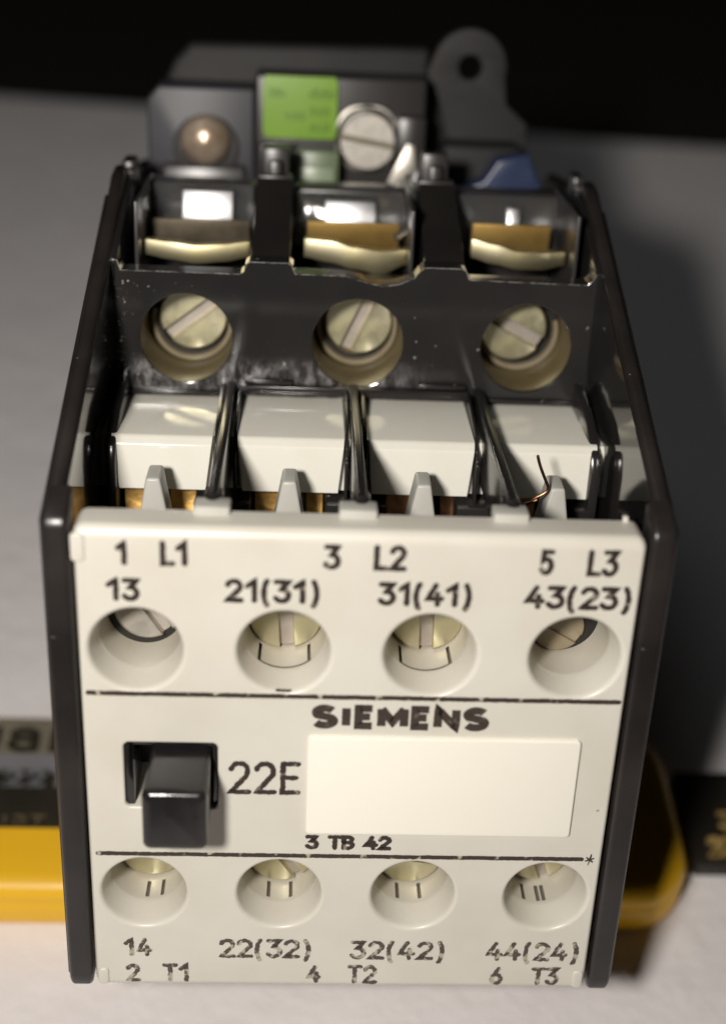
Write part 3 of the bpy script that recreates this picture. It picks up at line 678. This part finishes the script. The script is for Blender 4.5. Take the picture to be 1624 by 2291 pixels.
# green sticker, a little domed, with three rows of small print
def sticker():
    n = 10; v = []; f = []
    for j in range(n+1):
        for i in range(n+1):
            u, t = i/n, j/n; x = -14.1+11.5*u; z = 91.5+9.3*t
            y = 85.75+.9*((u-.5)**2)+.3*((t-.5)**2)*2
            if (i in (0,n)) and (j in (0,n)): x += .4 if i == 0 else -.4
            v.append((x,y,z))
    m = len(v); v += [(a,b+1.2,c) for a,b,c in v[:]]
    for j in range(n):
        for i in range(n): a = j*(n+1)+i; f.append((a,a+1,a+n+2,a+n+1))
    bd = [i for i in range(n+1)]+[j*(n+1)+n for j in range(1,n+1)]+[n*(n+1)+i for i in range(n-1,-1,-1)]+[j*(n+1) for j in range(n-1,0,-1)]
    for a, b in zip(bd, bd[1:]+bd[:1]): f.append((a,b,b+m,a+m))
    o = link('green_sticker', v, f, 'green', C, smooth=50, label='bright green sticker with small dark print on the coil')
    def mp(x, z, l): return (x, 85.66+.9*(((x+14.1)/11.5-.5)**2)-.004*(l%3), z)
    for t, a, b, c, d in (('24',-12.8,-10.5,97.6,98.9),('45',-9.9,-7.4,94.3,95.6),('50',-6.8,-4.0,97.4,98.7),('60',-6.6,-4.2,95.2,96.5),('2',-6.4,-4.6,92.6,93.9)):
        pass
    for (a, c, k, w) in ((-13.0,98.2,5,.5),(-10.4,94.9,6,.5),(-6.9,98.2,8,.5),(-6.7,95.6,6,.5),(-6.6,93.1,6,.5)):
        V = []; F = []
        for q in range(k):
            x = a+q*.52; h = random.choice((.8,1.1,1.25))
            rb, fb = ribbon([(x, c-.5), (x+random.uniform(-.1,.2), c-.5+h)], .24, .2); b0 = len(V); V += [mp(p.x, p.y, q) for p in rb]; F += [tuple(i+b0 for i in g) for g in fb]
        link('small_print', V, F, 'greeninnk', o, smooth=0)
sticker()
MB().box(-8.9,-2.2,80.2,82.6,79.5,90.6).done('green_tab_holder', 'palegreen', C, bev=.4)
MB().box(-8.3,-2.8,79.4,80.3,80.3,88.4).done('green_tab', mat('frosted_green_plastic', (.30,.36,.24), .3, noise=(150,(.22,.28,.17),.7)), C, bev=.3, label='pale green frosted tab below the sticker')
# mounting base with the drilled ear
bp = MB(); bp.add(prism([(-30.5,.5),(-30.5,97.5),(-28.6,101.5),(-26,104.2),(12.2,104.8),(12.2,.5)], 1, 95, 99)); bp.done('mounting_base', 'ear', C, bev=1.2, seg=3)
ear = circle(18.6,102.0,6.0,28,158,-12,True)+[(25.0,96.5),(28.6,93.5),(29.2,88),(28,60),(15.9,60),(15.9,90),(13.6,97.5),(11.6,100.8)]
curve_plate('mounting_ear', [ear, circle(18.7,102.0,1.85,24)], 'XZ', 95.5, 98.5, 'ear', C, bev=.3)
MB().box(14.4,27,88.5,95.5,60,91.0).done('coil_frame', 'ear', C, bev=1.0, seg=3)
bl = MB(); bl.add(prism([(15.2,72),(15.2,84.6),(20.5,86.6),(22.5,90.0),(27.4,91.0),(30.3,84.5),(30.3,72)], 1, 82, 87)); bl.done('coil_cover', 'blue', C, bev=.5, seg=3, label='dark blue coil cover at the right rear')
MB().box(-31,31,74,95,60,80.5).done('coil_housing', 'void', C, bev=.4)

# ------------------------------------------------------------------ loose copper strand
ws = thing('copper_wire_strand', (22.4, 23.0, 57.4), 'thin loose bent copper wire strand lying against the ivory terminal cover at the right', 'wire')
pts = smoothline([(21.5,18.9,66.5),(21.9,19.0,65.2),(22.8,19.2,63.2),(23.4,19.25,62.0),(22.8,19.25,61.3),(21.8,19.2,60.8),(20.9,18.9,60.1),(20.6,19.2,59.4)], 2)
t = tube(pts, .19); link('strand', t[0], t[1], 'copper', ws)
t = tube(smoothline([(20.4,19.0,60.0),(21.2,18.9,60.3),(22.0,18.8,60.7)], 1), .19); link('strand', t[0], t[1], 'copper', ws)

C.matrix_world = TILT @ Matrix.Translation(C.location)
ws.matrix_world = TILT @ Matrix.Translation(ws.location)

# ------------------------------------------------------------------ yellow case the contactor leans on (room frame)
Y = thing('yellow_case', (0, 45, 0), 'flat yellow plastic case with black printed film lying under the contactor', 'plastic case')
def ycase():
    loops = []
    for ins, z in ((1.0,0),(.2,.6),(0,1.4),(0,5.6),(.22,5.9),(.05,6.2),(.35,7.4),(1.0,8.4),(2.0,8.95),(3.4,9.1)):
        loops.append([(x, y, z) for x, y in rrect(-150+ins, 55.2-ins, 28.2+ins, 63.4-ins, 9.5-ins*.6, 10)])
    n = len(loops[0]); v = [p for l in loops for p in l]; f = []
    for k in range(len(loops)-1):
        for i in range(n): j = (i+1) % n; f.append((k*n+i, k*n+j, (k+1)*n+j, (k+1)*n+i))
    f.append(tuple(range(n))); f.append(tuple(range((len(loops)-1)*n, len(loops)*n)))
    return link('case_body', v, f, 'yellow', Y, smooth=50)
ycase()
def slab(name, pts, z0, z1, m, parent, **k):
    v, f = prism(pts, 2, z0, z1); return link(name, v, f, m, parent, **k)
FILM = slab('printed_film', [(-149,39.6),(-38,39.6),(-38,61.6),(-149,61.6)], 9.0, 9.18, 'dlabel', Y, smooth=0)
slab('grey_stripe', [(-149,51.0),(-38,51.0),(-38,54.0),(-149,54.0)], 9.1, 9.24, 'glabel', Y, smooth=0)
slab('olive_stripe', [(-149,54.0),(-38,54.0),(-38,61.4),(-149,61.4)], 9.1, 9.25, 'olive', Y, smooth=0)
def mtop(zz=9.27): return lambda x, z, l: (x, z, zz+.008*(l % 3))
writing('printed_marking', 'uar', -60.5, -42.5, 54.3, 60.2, 1.4, 'dlabel', FILM, jit=.05, mp=mtop())
writing('printed_marking', 'TT22T', -60.5, -42.5, 47.4, 51.0, .8, 'lightprint', FILM, jit=.05, mp=mtop(9.2))
writing('printed_marking', 'TI2EI3T', -62.0, -45.0, 40.2, 42.0, .35, 'tanprint', FILM, jit=.05, mp=mtop(9.2))

# ------------------------------------------------------------------ low black carton to the right
K = thing('black_carton', (100, 48, 0), 'low black carton with worn gold lettering beside the right end of the yellow case', 'carton')
KB = link('carton_body', *prism(rrect(57.6,150,38.6,57.6,1.0), 2, .02, 3.2), 'carton', K, bev=.4)
writing('gold_lettering', '25', 60.2, 65.6, 40.0, 44.2, 1.2, 'gold', KB, jit=.15, mp=mtop(3.22))
writing('gold_lettering', '3E4', 63.0, 73.0, 45.4, 49.2, 1.0, 'gold', KB, jit=.15, mp=mtop(3.22))
writing('gold_lettering', '1B2', 68.0, 79.0, 39.6, 44.0, 1.1, 'gold', KB, jit=.15, mp=mtop(3.22))
